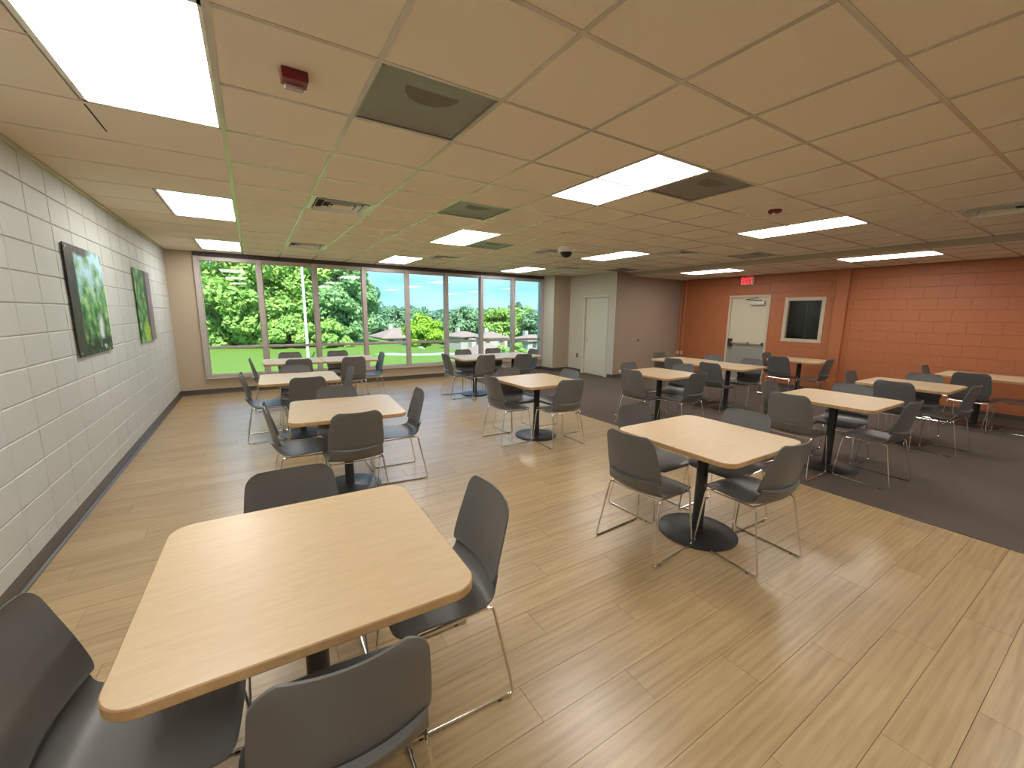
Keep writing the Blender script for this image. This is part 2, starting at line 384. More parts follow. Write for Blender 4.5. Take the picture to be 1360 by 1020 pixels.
# baseboards: cove base with a rounded toe
def cove(p, q, nrm, h=.10):
    p, q, n = Vector((*p, 0)), Vector((*q, 0)), Vector((*nrm, 0))
    prof = [(0, h), (.004, h), (.006, .03), (.010, .014), (.024, .005), (.026, 0), (0, 0)]
    v = [p+n*a+Vector((0, 0, b+.0005)) for a, b in prof]+[q+n*a+Vector((0, 0, b+.0005)) for a, b in prof]; k = len(prof)
    f = [(i, (i+1) % k, k+(i+1) % k, k+i) for i in range(k)]+[tuple(range(k)), tuple(range(2*k-1, k-1, -1))]
    return v, f
def baseboard(name, segs):
    b = B()
    for s in segs: b.add(*cove(*s))
    o = b.go(name, MT['base']); bm = bmesh.new(); bm.from_mesh(o.data); bmesh.ops.recalc_face_normals(bm, faces=bm.faces); bm.to_mesh(o.data); bm.free()
    return struct(o)
baseboard('baseboard_left', [((XL, YN), (XL, YF), (1, 0))])
baseboard('baseboard_far', [((XL, YF), (XC, YF), (0, -1)), ((XC, YF), (XC, YC), (-1, 0)), ((XC, YC), (XD, YC), (0, -1))])
baseboard('baseboard_recess', [((XD, YC), (XD, 8.68), (-1, 0)), ((XD, 7.64), (XD, YT), (-1, 0)), ((XD, YT), (XR, YT), (0, -1))])
baseboard('baseboard_right', [((XR, YT), (XR, 6.08), (-1, 0)), ((XR, 4.97), (XR, 3.77), (-1, 0)), ((XR, 3.53), (XR, YN), (-1, 0))])

# ------------------------------------------------------------------ ceiling
ceiling = struct(B().box(XL-.2, XB, YN-.2, YF+.2, HC+.03, HC+.3).box(XB, XR+.2, YN-.2, YT+.2, HL+.03, HC+.3).go('ceiling', MT['slab']), 'suspended ceiling of square tan tiles in a metal grid', 'ceiling')
LIGHTS = [(a, b) for a in (-2, 3, 8) for b in (-5, 0, 5, 10)]
LOWL = [(13, b) for b in (-5, 0, 5)]
GRILLE = [(0, 0), (2, 3), (4, 0), (4, 6), (11, 3), (11, 8)]
VENT = [(0, 4), (0, 9), (4, 9), (6, 6), (9, 9), (9, 4), (9, -2)]
taken = set(GRILLE) | set(VENT)
for a, b in LIGHTS+LOWL: taken |= {(a, b), (a, b+1)}
gxl = lambda a: GX+G*a
gyl = lambda b: GY+G*b
tiles = {}; rest = B(); n_t = 0
def tile(x0, x1, y0, y1, z):
    global n_t
    e = .008; w, h = x1-x0, y1-y0
    if w < .05 or h < .05: return
    key = (round(w, 3), round(h, 3))
    if in_view((x0+x1)/2, (y0+y1)/2, z, 60) and n_t < 298:
        if key not in tiles: tiles[key] = B().box(e, w-e, e, h-e, 0, .016).go('ceiling_tile', MT['tile'], ceiling, (x0, y0, z)).data
        else: ob('ceiling_tile', tiles[key], ceiling, (x0, y0, z))
        n_t += 1
    else: rest.box(x0+e, x1-e, y0+e, y1-e, z, z+.016)
for b in range(-9, 13):
    y0, y1 = max(gyl(b), YN), min(gyl(b+1), YF)
    if y1-y0 < .05: continue
    for a in range(-1, 13):
        if (a, b) in taken: continue
        x0, x1 = gxl(a), min(gxl(a+1), XB)
        tile(x0, x1, y0, y1, HC)
    # left bay: long tiles, cut where a light sits
    if (-2, b) in taken: tile(XL, gxl(-2), y0, y1, HC)
    else: tile(XL, gxl(-1), y0, y1, HC)
    for a in range(12, 17):
        if (a, b) in taken and a > 12: continue
        x0, x1 = max(gxl(a), XB+.01), min(gxl(a+1), XR)
        if y0 < YT: tile(x0, x1, y0, min(y1, YT), HL)
r_ = rest.go('outlying_tiles', MT['tile'], ceiling); r_['kind'] = 'stuff'
bw = .012
for a in range(-1, 13):          # main tees along the room
    B().box(gxl(a)-bw, gxl(a)+bw, YN, YF, HC-.003, HC+.03).go('grid_bar', MT['bar'], ceiling)
for b in range(-8, 13):          # cross tees
    B().box(gxl(-1), XB, gyl(b)-bw*.95, gyl(b)+bw*.95, HC-.0025, HC+.028).go('grid_bar', MT['bar'], ceiling)
    B().box(XL, gxl(-1)-bw, gyl(b)-.006, gyl(b)+.006, HC+.004, HC+.03).go('grid_bar', MT['tile'], ceiling)
    if gyl(b) < YT: B().box(XB+.01, XR, gyl(b)-bw*.75, gyl(b)+bw*.75, HL-.002, HL+.028).go('grid_bar', MT['bar'], ceiling)
for a in range(13, 17):
    if gxl(a) < XR-.02: B().box(gxl(a)-bw, gxl(a)+bw, YN, YT, HL-.003, HL+.03).go('grid_bar', MT['bar'], ceiling)
B().box(XB-.002, XB+.012, YN, YT, HL-.004, HC+.02).go('bulkhead_face', MT['beige'], ceiling)
B().box(XB-.016, XB-.002, YN, YT, HC-.006, HC+.002).go('wall_angle', MT['bar'], ceiling)
B().box(gxl(-2)-.004, gxl(-2)+.004, gyl(2.06), gyl(2.72), HC-.0015, HC+.002).go('tile_slit', MT['dark'], ceiling)

PLACE = {-2: 'along the left wall', 3: 'in the middle row', 8: 'in the right row'}
DIST = {-5: 'behind the viewer', 0: 'nearest the viewer', 5: 'halfway to the window', 10: 'nearest the window'}
for (a, b) in LIGHTS+LOWL:
    z = HC if a < 13 else HL
    lab = f'lit white ceiling panel {PLACE[a]}, {DIST[b]}' if a < 13 else 'lit white panel of the low ceiling by the orange wall, '+{-5: 'behind the viewer', 0: 'nearer one', 5: 'farther one'}[b]
    t = thing('ceiling_light', lab, 'light', (gxl(a)+G/2, gyl(b)+G, z), 0, 'recessed ceiling light panels')
    w, h = G/2-.003, G-.003
    fb = B()
    for sx in (-1, 1): fb.box(sx*w, sx*(w-.022), -h, h, -.002, .03)
    for sy in (-1, 1): fb.box(-w, w, sy*h, sy*(h-.022), -.002, .03)
    fb.go('frame', MT['white'], t)
    B().box(-w+.02, w-.02, -h+.02, h-.02, .0, .008).go('lens', MT['panel'], t)
GL = {(0, 0): 'large grey perforated return grille near the red ceiling alarm', (2, 3): 'grey return grille before the middle row of lights', (4, 0): 'dark return grille touching the nearest middle light',
      (4, 6): 'grey return grille touching the second middle light', (11, 3): 'grey return grille beside the bulkhead, nearer one', (11, 8): 'grey return grille beside the bulkhead, by the taupe wall'}
for (a, b) in GRILLE:
    t = thing('return_grille', GL[(a, b)], 'grille', (gxl(a)+G/2, gyl(b)+G/2, HC), 0, 'ceiling return grilles')
    w = G/2-.012; fb = B()
    for sx in (-1, 1): fb.box(sx*w, sx*(w-.012), -w, w, -.003, .02); fb.box(-w, w, sx*w, sx*(w-.012), -.003, .02)
    fb.go('frame', MT['grille'], t)
    # perforated sheet: shallow dished panel with a round duct collar showing through
    nv = 12; v = []; f = []
    for i in range(nv+1):
        for j in range(nv+1):
            x = -w+.011+(2*w-.022)*i/nv; y = -w+.011+(2*w-.022)*j/nv
            e = min(1, min(i, nv-i, j, nv-j)/3.0)
            v.append((x, y, .002+.012*e))
    for i in range(nv):
        for j in range(nv): k = i*(nv+1)+j; f.append((k, k+nv+1, k+nv+2, k+1))
    mk('perforated_sheet', v, f, MT['grille'], t, smooth=True)
    n = 28; B().add([(.14*math.cos(2*PI*i/n), .14*math.sin(2*PI*i/n)-.15, .0125) for i in range(n)]+[(.14*math.cos(2*PI*i/n), .14*math.sin(2*PI*i/n)-.15, .0155) for i in range(n)],
        [tuple(range(n-1, -1, -1))]+[(i, (i+1) % n, n+(i+1) % n, n+i) for i in range(n)]).go('duct_collar', pm := MT.setdefault('collar', pmat('duct_collar_shade', (.17, .15, .125), .7)), t)
VL = {(0, 4): 'louvred square air diffuser left of centre, nearer one', (0, 9): 'louvred square air diffuser left of centre, near the window', (4, 9): 'louvred air diffuser between two lights near the window',
      (6, 6): 'louvred air diffuser just behind the dome camera', (9, 9): 'louvred air diffuser farthest right, near the window', (9, 4): 'louvred air diffuser right of the third row lights', (9, -2): 'louvred air diffuser at the right edge of view'}
for (a, b) in VENT:
    t = thing('air_diffuser', VL[(a, b)], 'vent', (gxl(a)+G/2, gyl(b)+G/2, HC), 0, 'louvred ceiling air diffusers')
    w = G/2-.012
    def ring(o, i, zo, zi):
        v = [(s*o, q*o, zo) for s, q in ((-1, -1), (1, -1), (1, 1), (-1, 1))]+[(s*i, q*i, zi) for s, q in ((-1, -1), (1, -1), (1, 1), (-1, 1))]
        v += [(x, y, z+.004) for x, y, z in v]
        f = []
        for k in range(4):
            n = (k+1) % 4; f += [(k, 4+k, 4+n, n), (8+k, 8+n, 12+n, 12+k), (4+k, 12+k, 12+n, 4+n), (k, n, 8+n, 8+k)]
        return v, f
    B().add(*ring(w, w-.045, -.003, -.001)).go('frame', MT['white'], t)
    for o_ in (w-.052, w-.115, w-.178):
        B().add(*ring(o_, o_-.022, -.014, .016)).go('louvre', MT['white'], t)
    B().box(-(w-.215), w-.215, -(w-.215), w-.215, -.010, -.006).go('centre_plate', MT['tile'], t)
    B().box(-w+.002, w-.002, -w+.002, w-.002, .0295, .0305).go('duct_opening', MT['dark'], t)
# fire alarm strobes
t = thing('fire_alarm', 'small dark red alarm strobe box on a tile beside the big grille', 'alarm', (.25, 2.29, HC))
B().box(-.055, .055, -.04, .045, -.045, 0, .006).go('body', MT['red'], t); B().box(-.04, .04, .02, .05, -.06, -.03, .006).go('strobe', MT['clear'], t)
t = thing('fire_alarm', 'dark red alarm disc on the ceiling before the third light', 'alarm', (4.58, 2.30, HC))
bb = B(); bb.lathe([(.062, 0), (.062, -.018), (.05, -.03), (.001, -.032)], 24).go('body', MT['red'], t, smooth=False); B().box(-.03, .03, -.014, .014, -.040, -.028, .004).go('strobe', MT['clear'], t)
# dome camera
t = thing('dome_camera', 'white ceiling dome camera with a black bubble', 'camera', (4.36, 5.33, HC))
auto_smooth(B().lathe([(.135, 0), (.135, -.055), (.122, -.078), (.10, -.085)], 28).go('housing', MT['white'], t))
auto_smooth(B().lathe([(.098, -.083)]+[(.098*math.cos(k*PI/12), -.083-.085*math.sin(k*PI/12)) for k in range(1, 6)]+[(.002, -.168)], 28).go('bubble', pmat('black_bubble', (.012, .012, .014), .08), t), .9)

# ------------------------------------------------------------------ window band
win = struct(B().box(-.84, XC, YF-.035, YF+.10, .315, .375, .004).go('window_1', MT['frame']), 'wide band of eight tall windows with grey metal frames', 'window')
WX = [-.80+.993*k for k in range(9)]
B().box(-.84, XC, YF-.06, YF+.02, .298, .318).go('window_sill', MT['frame'], win)
B().box(-.84, XC, YF-.02, YF+.10, 2.53, 2.60, .004).go('window_head', MT['frame'], win)
B().box(-.84, XC, YF-.028, YF+.05, 2.60, HC-.004).go('shaded_head', MT['fdark'], win)  # dark grey head frame, with the shadow below the ceiling put into its colour
for k, x in enumerate(WX):
    w = .044 if 0 < k < 8 else .042
    B().box(x-w, x+w, YF-.045, YF+.10, .37, 2.60, .005).go('mullion', MT['frame'], win)
for k in range(8):
    x0, x1 = WX[k]+.044, WX[k+1]-.044
    B().box(x0, x1, YF-.01, YF+.08, .885, .925, .003).go('rail', MT['frame'], win)
    B().box(x0+.01, x1-.01, YF+.03, YF+.036, .92, 2.535).go('pane', MT['glass'], win)
    B().box(x0+.01, x1-.01, YF+.03, YF+.036, .372, .89).go('pane', MT['glass'], win)
    bb = B()
    for (za, zb) in ((.92, 2.535), (.372, .89)):
        bb.box(x0, x0+.014, YF+.012, YF+.03, za, zb).box(x1-.014, x1, YF+.012, YF+.03, za, zb).box(x0+.014, x1-.014, YF+.012, YF+.03, za, za+.014).box(x0+.014, x1-.014, YF+.012, YF+.03, zb-.014, zb)
    bb.go('glazing_bead', MT['frame'], win)

# ------------------------------------------------------------------ exit door
y0, y1, z1 = DOOR[0], DOOR[1], DOOR[3]
d1 = struct(B().box(XR+.03, XR+.075, y0+.05, y1-.05, .012, z1-.05, .003).go('door_1', MT['door']), 'cream steel exit door in the orange wall', 'door')
B().box(XR-.014, XR+.10, y0, y0+.055, 0, z1, .004).box(XR-.014, XR+.10, y1-.055, y1, 0, z1, .004).box(XR-.014, XR+.10, y0+.055, y1-.055, z1-.055, z1, .004).go('door_frame', MT['dframe'], d1)
B().box(XR+.026, XR+.031, y0+.07, y1-.07, .08, .86).go('kick_plate', MT['kick'], d1)
pb = B().box(XR-.045, XR-.005, y0+.09, y1-.14, .945, .995, .008).box(XR-.005, XR+.03, y0+.09, y0+.13, .945, .995).go('push_bar', MT['steel'], d1)
B().box(XR-.050, XR-.0, y0+.40, y0+.42, .935, 1.005).box(XR-.052, XR-.0, y0+.075, y0+.10, .935, 1.005, .004).go('bar_cap', MT['dsteel'], pb)
B().box(XR-.055, XR+.03, y1-.16, y1-.075, .87, 1.07, .012).go('latch_case', MT['dsteel'], d1)
cl = B().box(XR-.045, XR+.03, y0+.13, y0+.46, 1.90, 1.985, .006).go('door_closer', MT['steel'], d1)
B().tube([(XR-.03, y0+.18, 1.995), (XR-.05, y0+.55, 2.03), (XR-.0, y0+.30, 2.075)], .010, 6).go('closer_arm', MT['dsteel'], cl)

# exit sign
t = thing('exit_sign', 'glowing red exit sign on the orange wall above the door', 'sign', (XR-.005, 5.605, 2.475))
B().box(-.05, 0, -.16, .16, -.105, .105, .012).go('housing', MT['signgrey'], t)
B().box(-.053, -.049, -.135, .135, -.085, .085).go('face', MT['exitred'], t)
B().box(-.035, -.01, -.05, .05, .10, .124).go('ceiling_canopy', MT['signgrey'], t)
LET = {'E': [(0, 0, .26, 1), (0, .85, 1, 1), (0, .425, .85, .575), (0, 0, 1, .15)], 'I': [(.36, 0, .64, 1)], 'T': [(0, .85, 1, 1), (.37, 0, .63, 1)]}
for i, ch in enumerate('EXIT'):
    bb = B(); w, h = .056, .142; yo = .128-i*.0667; zo = -.071
    if ch == 'X':
        for (p, q) in (((0, 0), (1, 1)), ((0, 1), (1, 0))):
            s = .017
            ya, za, yb, zb = yo-p[0]*w, zo+p[1]*h, yo-q[0]*w, zo+q[1]*h
            v = [(x, ya+s/2, za) for x in (-.056, -.052)]+[(x, ya-s/2, za) for x in (-.056, -.052)]+[(x, yb+s/2, zb) for x in (-.056, -.052)]+[(x, yb-s/2, zb) for x in (-.056, -.052)]
            bb.add(v, [(0, 2, 6, 4), (1, 5, 7, 3), (0, 4, 5, 1), (2, 3, 7, 6), (0, 1, 3, 2), (4, 6, 7, 5)])
    else:
        for (a, b, c, d) in LET[ch]: bb.box(-.056, -.052, yo-a*w, yo-c*w, zo+b*h, zo+d*h)
    bb.go('letter', MT['exitlet'], t)

# interior window in the orange wall
y0, y1, z0, z1 = WIN
w2 = struct(B().box(XR-.016, XR+.10, y0, y0+.075, z0, z1, .004).box(XR-.016, XR+.10, y1-.075, y1, z0, z1, .004).box(XR-.016, XR+.10, y0+.075, y1-.075, z0, z0+.075, .004).box(XR-.016, XR+.10, y0+.075, y1-.075, z1-.075, z1, .004).go('window_2', MT['dframe']), 'interior window with cream frame and dark glass in the orange wall', 'window')
B().box(XR+.05, XR+.056, y0+.07, y1-.07, z0+.07, z1-.07).go('pane', MT['dglass'], w2)
B().box(XR+.06, XR+.085, 4.27, 4.30, z0+.07, z1-.07).go('mullion', MT['glare'], w2)  # thin grey upright strip just behind the pane
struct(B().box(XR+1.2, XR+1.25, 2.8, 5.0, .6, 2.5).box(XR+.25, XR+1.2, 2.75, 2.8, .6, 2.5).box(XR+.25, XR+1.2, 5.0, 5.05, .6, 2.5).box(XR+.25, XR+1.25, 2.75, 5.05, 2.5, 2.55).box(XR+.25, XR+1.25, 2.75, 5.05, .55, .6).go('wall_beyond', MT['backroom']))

# pale door in the recess wall
y0, y1, z0, z1 = D2
d2 = struct(B().box(XD+.045, XD+.085, y0+.045, y1-.045, .01, z1-.045, .003).go('door_2', MT['green_door']), 'plain pale door in the recess beside the window', 'door')
B().box(XD-.014, XD+.12, y0, y0+.05, 0, z1, .004).box(XD-.014, XD+.12, y1-.05, y1, 0, z1, .004).box(XD-.014, XD+.12, y0+.05, y1-.05, z1-.05, z1, .004).go('door_frame', MT['green_door'], d2)
hd = B().box(XD+.040, XD+.046, y1-.135, y1-.09, .88, 1.06, .002).go('handle_plate', MT['steel'], d2)
B().tube(fillet([(XD+.045, y1-.112, .94), (XD-.005, y1-.112, .94), (XD-.008, y1-.24, .935)], .02), .010, 8).go('lever_handle', MT['steel'], d2)
t = tag(B().box(XD-.008, XD+.001, 8.80, 8.86, .42, .54, .002).go('outlet_plate', MT['plate']), 'dark outlet plate on the pale wall left of the door', 'outlet')
t = thing('wall_knob', 'small dark knob on the taupe wall', 'hook', (8.62, YT, .97))
B().cyl((0, 0, 0), (0, -.012, 0), .022, 14).go('rosette', MT['dsteel'], t); B().cyl((0, -.012, 0), (0, -.05, -.004), .012, 12, .016).go('peg', MT['dsteel'], t)

# conduits in the corner
for (y, lab) in ((7.40, 'thin orange conduit pipe in the corner, left of two'), (7.27, 'thin orange conduit pipe in the corner, right of two')):
    t = thing('conduit_pipe', lab, 'pipe', (XR-.02, y, .62), 0, 'corner conduits')
    B().cyl((0, 0, 0), (0, 0, HL-.62), .013, 10).go('pipe', MT['pipe'], t, smooth=False)
    B().box(-.03, .02, -.035, .035, -.09, .01, .004).go('junction_box', MT['dframe'], t)
    for z in (.5, 1.3): B().box(-.018, .02, -.022, .022, z, z+.025).go('strap', MT['pipe'], t)

# ------------------------------------------------------------------ pictures on the left wall
def picture_mat(name, kind):
    ma = bpy.data.materials.new(name); t, b = nodes_of(ma); L = t.links.new
    tcn = t.nodes.new('ShaderNodeTexCoord'); s = t.nodes.new('ShaderNodeSeparateXYZ'); L(tcn.outputs['Generated'], s.inputs[0])
    u, v = s.outputs[1], s.outputs[2]
    def M(op, a, c):
        n = t.nodes.new('ShaderNodeMath'); n.operation = op
        for i, q in enumerate((a, c)):
            if isinstance(q, (int, float)): n.inputs[i].default_value = q
            else: L(q, n.inputs[i])
        return n.outputs[0]
    def noise(sc, su=1, sv=1, det=6):
        c = t.nodes.new('ShaderNodeCombineXYZ'); L(M('MULTIPLY', u, su), c.inputs[0]); L(M('MULTIPLY', v, sv), c.inputs[1]); c.inputs[2].default_value = kind*3.7
        n = t.nodes.new('ShaderNodeTexNoise'); n.inputs['Scale'].default_value = sc; n.inputs['Detail'].default_value = det; L(c.outputs[0], n.inputs['Vector']); return n.outputs[0]
    def ramp(f, stops):
        r = t.nodes.new('ShaderNodeValToRGB'); e = r.color_ramp.elements; e[0].position, e[0].color = stops[0][0], (*stops[0][1], 1); e[1].position, e[1].color = stops[-1][0], (*stops[-1][1], 1)
        for p, c in stops[1:-1]: q = e.new(p); q.color = (*c, 1)
        L(f, r.inputs[0]); return r.outputs[0]
    def mix(f, a, c):
        n = t.nodes.new('ShaderNodeMix'); n.data_type = 'RGBA'; L(f, n.inputs[0])
        for k, q in ((6, a), (7, c)):
            if isinstance(q, tuple): n.inputs[k].default_value = (*q, 1)
            else: L(q, n.inputs[k])
        return n.outputs[2]
    def band(q, a, w): # 1 above a, soft width w
        r = t.nodes.new('ShaderNodeMapRange'); r.inputs[1].default_value = a-w; r.inputs[2].default_value = a+w; L(q, r.inputs[0]); return r.outputs[0]
    fol = ramp(noise(9), [(.3, (.015, .05, .02)), (.45, (.07, .22, .06)), (.58, (.22, .42, .12)), (.72, (.50, .66, .40))])
    wob = M('MULTIPLY', M('SUBTRACT', noise(4), .5), .22)
    uw = M('ADD', u, wob); vw = M('ADD', v, wob)
    bark = ramp(noise(10, 5, .6), [(.35, (.012, .010, .008)), (.65, (.10, .075, .055))])
    if kind == 0:
        sky = mix(M('MULTIPLY', band(vw, .62, .16), band(noise(6), .50, .12)), fol, (.45, .70, .85))
        low = mix(M('MULTIPLY', band(M('SUBTRACT', 1.0, vw), .72, .14), band(noise(7), .48, .1)), sky, (.03, .06, .035))
        fall = M('MULTIPLY', M('MULTIPLY', band(uw, .66, .03), M('SUBTRACT', 1.0, band(uw, .78, .04))), M('SUBTRACT', 1.0, band(v, .36, .06)))
        c = mix(fall, low, (.62, .66, .74))
        c = mix(M('MULTIPLY', band(M('SUBTRACT', 1.0, v), .86, .02), band(noise(12), .45, .04)), c, (.02, .016, .014))
        c = mix(M('SUBTRACT', 1.0, band(M('ADD', u, M('MULTIPLY', wob, .25)), .21, .012)), c, bark)
        c = mix(M('MULTIPLY', band(M('ADD', v, M('MULTIPLY', wob, .4)), .925, .012), M('SUBTRACT', 1.0, band(u, .62, .1))), c, bark)
    else:
        c = mix(band(M('ADD', u, M('MULTIPLY', wob, .3)), .55, .02), fol, bark)
        c = mix(band(M('ADD', u, M('MULTIPLY', wob, .2)), .70, .015), c, ramp(noise(8, 5, .6), [(.35, (.16, .13, .14)), (.65, (.33, .27, .29))]))
        c = mix(M('MULTIPLY', M('MULTIPLY', band(uw, .28, .05), M('SUBTRACT', 1.0, band(uw, .6, .04))), M('SUBTRACT', 1.0, band(vw, .25, .05))), c, (.40, .58, .05))
    L(c, b.inputs['Base Color']); b.inputs['Roughness'].default_value = .4; b.inputs['Specular IOR Level'].default_value = .15
    return ma
for (ya, yb, za, zb, k, lab) in ((4.77, 5.73, 1.21, 2.14, 0, 'glossy forest print with dark trunk and waterfall, nearer on block wall'), (7.08, 8.03, 1.185, 2.14, 1, 'glossy forest print with grey bark edge, nearer the window')):
    t = thing('forest_print', lab, 'picture', (XL, ya, za), 0, 'forest prints on the block wall')
    B().box(.012, .020, 0, yb-ya, 0, zb-za, .0015).go('print_panel', picture_mat('forest_print_%d' % k, k), t)
    B().box(0, .0115, .12, yb-ya-.12, .12, zb-za-.12).go('mounting_block', MT['dark'], t)
    bb = B()
    for sy in (.03, yb-ya-.03):
        for sz in (.03, zb-za-.03): B().cyl((.0, sy, sz), (.026, sy, sz), .009, 12).go('standoff', MT['steel'], t)

# ------------------------------------------------------------------ tables
def rrect(hx, hy, r, n=7):
    out = []
    for cx, cy, a0 in ((hx-r, hy-r, 0), (-hx+r, hy-r, PI/2), (-hx+r, -hy+r, PI), (hx-r, -hy+r, 1.5*PI)):
        out += [(cx+r*math.cos(a0+k*PI/2/n), cy+r*math.sin(a0+k*PI/2/n)) for k in range(n+1)]
    return out
def prism(layers):
    n = len(layers[0][0]); v = []; f = []
    for pts, z in layers: v += [(x, y, z) for x, y in pts]
    for k in range(len(layers)-1): f += [(k*n+i, k*n+(i+1) % n, (k+1)*n+(i+1) % n, (k+1)*n+i) for i in range(n)]
    f += [tuple(range(n-1, -1, -1)), tuple(range((len(layers)-1)*n, len(layers)*n))]
    return v, f
TH, TS, TR = .762, .457, .085
def table_parts():
    e = .003
    out = []
    bb = B().add(*prism([(rrect(TS-e, TS-e, TR-e), TH-.032), (rrect(TS-e, TS-e, TR-e), TH-.0008), (rrect(TS-e-.001, TS-e-.001, TR-e-.001), TH)]))
    out.append(('table_top', bb, 'maple', None))
    o, i = rrect(TS, TS, TR), rrect(TS-e, TS-e, TR-e); o2 = rrect(TS-.0025, TS-.0025, TR-.0025); n = len(o)
    v = [(x, y, TH-.0315) for x, y in i]+[(x, y, TH-.0315) for x, y in o2]+[(x, y, TH-.028) for x, y in o]+[(x, y, TH-.004) for x, y in o]+[(x, y, TH-.0006) for x, y in o2]+[(x, y, TH-.0006) for x, y in i]
    f = [(k*n+j, k*n+(j+1) % n, (k+1)*n+(j+1) % n, (k+1)*n+j) for k in range(5) for j in range(n)]
    out.append(('edge_band', B().add(v, f), 'edge', 'table_top'))
    out.append(('mount_plate', B().box(-.19, .19, -.028, .028, TH-.046, TH-.032, .003).box(-.028, .028, -.19, .19, TH-.046, TH-.032, .003), 'black', None))
    out.append(('column', B().lathe([(.043, .022), (.040, .05), (.040, TH-.06), (.055, TH-.047)], 28), 'black', None))
    out.append(('base', B().lathe([(.272, .0), (.278, .004), (.278, .009), (.27, .013), (.18, .020), (.06, .028), (.045, .034)], 48), 'black', None))
    return out
def make_proto(parts):
    pr = []
    for name, bb, mat, par in parts:
        me = bpy.data.meshes.new(name.strip()); me.from_pydata(bb.v, [], bb.f); me.validate(); me.materials.append(MT[mat])
        bm = bmesh.new(); bm.from_mesh(me); bmesh.ops.recalc_face_normals(bm, faces=bm.faces)
        for e in bm.edges:
            if len(e.link_faces) == 2 and e.calc_face_angle(0) > .55: e.smooth = False
        for q in bm.faces: q.smooth = True
        bm.to_mesh(me); bm.free(); pr.append((name, me, par))
    return pr
def place(root, proto):
    made = {}
    for name, me, par in proto:
        o = ob(name.strip(), me, made[par] if par else root); made.setdefault(name, o)
    return root
TP = make_proto(table_parts())
TAB = {  # centre x, y, turn, phrase
    'A': (.108, 1.515, -1.5, 'the nearest maple table'), 'B': (2.74, 1.68, 0, 'the maple table at centre right foreground'),
    'C': (.66, 3.88, -5, 'the second table along the left wall'), 'D': (.47, 5.98, -2, 'the third table along the left wall'),
    'E1': (.55, 8.08, 0, 'the left of two joined tables, left windows'), 'E2': (1.466, 8.07, 0, 'the right of two joined tables, left windows'),
    'F': (3.13, 4.34, 1, 'the pale table mid room'),
    'G1': (3.72, 7.31, 0, 'the left of two joined tables, right windows'), 'G2': (4.637, 7.31, 0, 'the right of two joined tables, right windows'),
    'H': (5.17, 3.99, 0, 'the leftmost table standing on the carpet'), 'I1': (7.13, 4.962, 0, 'the farther of two joined carpet tables'), 'I2': (7.06, 4.025, 1, 'the nearer of two joined carpet tables'),
    'J': (9.40, 3.90, 0, 'the table under the dark interior window'), 'K': (5.25, 1.79, 0, 'the nearest table standing on the carpet'),
    'L': (7.30, 1.71, 0, 'the middle of three right-hand carpet tables'), 'M': (9.40, 1.40, 0, 'the rightmost table against the orange wall')}
TLAB = {'A': 'square maple table nearest the viewer, at lower left', 'B': 'square maple table at centre right foreground, its round base showing', 'C': 'square maple table second along the left wall', 'D': 'square maple table third along the left wall',
        'E1': 'left maple table of the joined pair by the left windows', 'E2': 'right maple table of the joined pair by the left windows', 'F': 'lone square maple table at the middle of the room',
        'G1': 'left maple table of the joined pair by the right windows', 'G2': 'right maple table of the joined pair by the right windows', 'H': 'leftmost maple table standing on the carpet',
        'I1': 'farther maple table of the joined pair on carpet', 'I2': 'nearer maple table of the joined pair on carpet', 'J': 'maple table against the orange wall under the interior window',
        'K': 'nearest maple table standing on the carpet', 'L': 'middle maple table of three in a row on right carpet', 'M': 'rightmost maple table, against the orange wall at picture edge'}
for k, (x, y, a, ph) in TAB.items():
    z = .004 if x > XK+.2 else 0
    place(thing('cafe_table', TLAB[k], 'table', (x, y, z), math.radians(a), 'square pedestal tables'), TP)

# ------------------------------------------------------------------ chairs: front is +y, origin on the floor between the runners
def shell(rows, nu=12):
    """rows: (front point (y, z), thickness, half width, bow) along the profile; both faces stitched"""
    n = len(rows); P = [Vector((0, r[0][0], r[0][1])) for r in rows]; v = []; f = []
    for side in (0, 1):
        for i, (yz, th, hw, bow) in enumerate(rows):
            t = (P[min(i+1, n-1)]-P[max(i-1, 0)]).normalized(); nr = Vector((0, -t.z, t.y))     # points to the back / underside
            for j in range(nu+1):
                q = -1+2*j/nu; s = math.copysign(abs(q)**.85, q)
                te = .008+(th-.008)*max(0, 1-s**4) if th > .008 else th
                p = P[i]-nr*(bow*s*s)+(nr*te if side else Vector((0, 0, 0))); v.append((hw*s, p.y, p.z))
    W = nu+1; K = n*W
    for i in range(n-1):
        for j in range(nu):
            a = i*W+j; f += [(a, a+1, a+W+1, a+W), (K+a, K+a+W, K+a+W+1, K+a+1)]
    for i in range(n-1): f += [(i*W, (i+1)*W, K+(i+1)*W, K+i*W), (i*W+nu, K+i*W+nu, K+(i+1)*W+nu, (i+1)*W+nu)]
    for j in range(nu): f += [(j, K+j, K+j+1, j+1), ((n-1)*W+j, (n-1)*W+j+1, K+(n-1)*W+j+1, K+(n-1)*W+j)]
    return v, f
def spline(ctrl, n):
    out = []; c = [ctrl[0]]+list(ctrl)+[ctrl[-1]]
    seg = len(ctrl)-1
    for k in range(n+1):
        t = k/n*seg; i = min(int(t), seg-1); u = t-i; a, b, d, e = (np.array(q, float) for q in c[i:i+4])
        out.append(.5*((2*b)+(-a+d)*u+(2*a-5*b+4*d-e)*u*u+(-a+3*b-3*d+e)*u**3))
    return out
def corner(hw, d, r):
    return hw if d >= r else hw-r+math.sqrt(max(0, r*r-(r-d)**2))
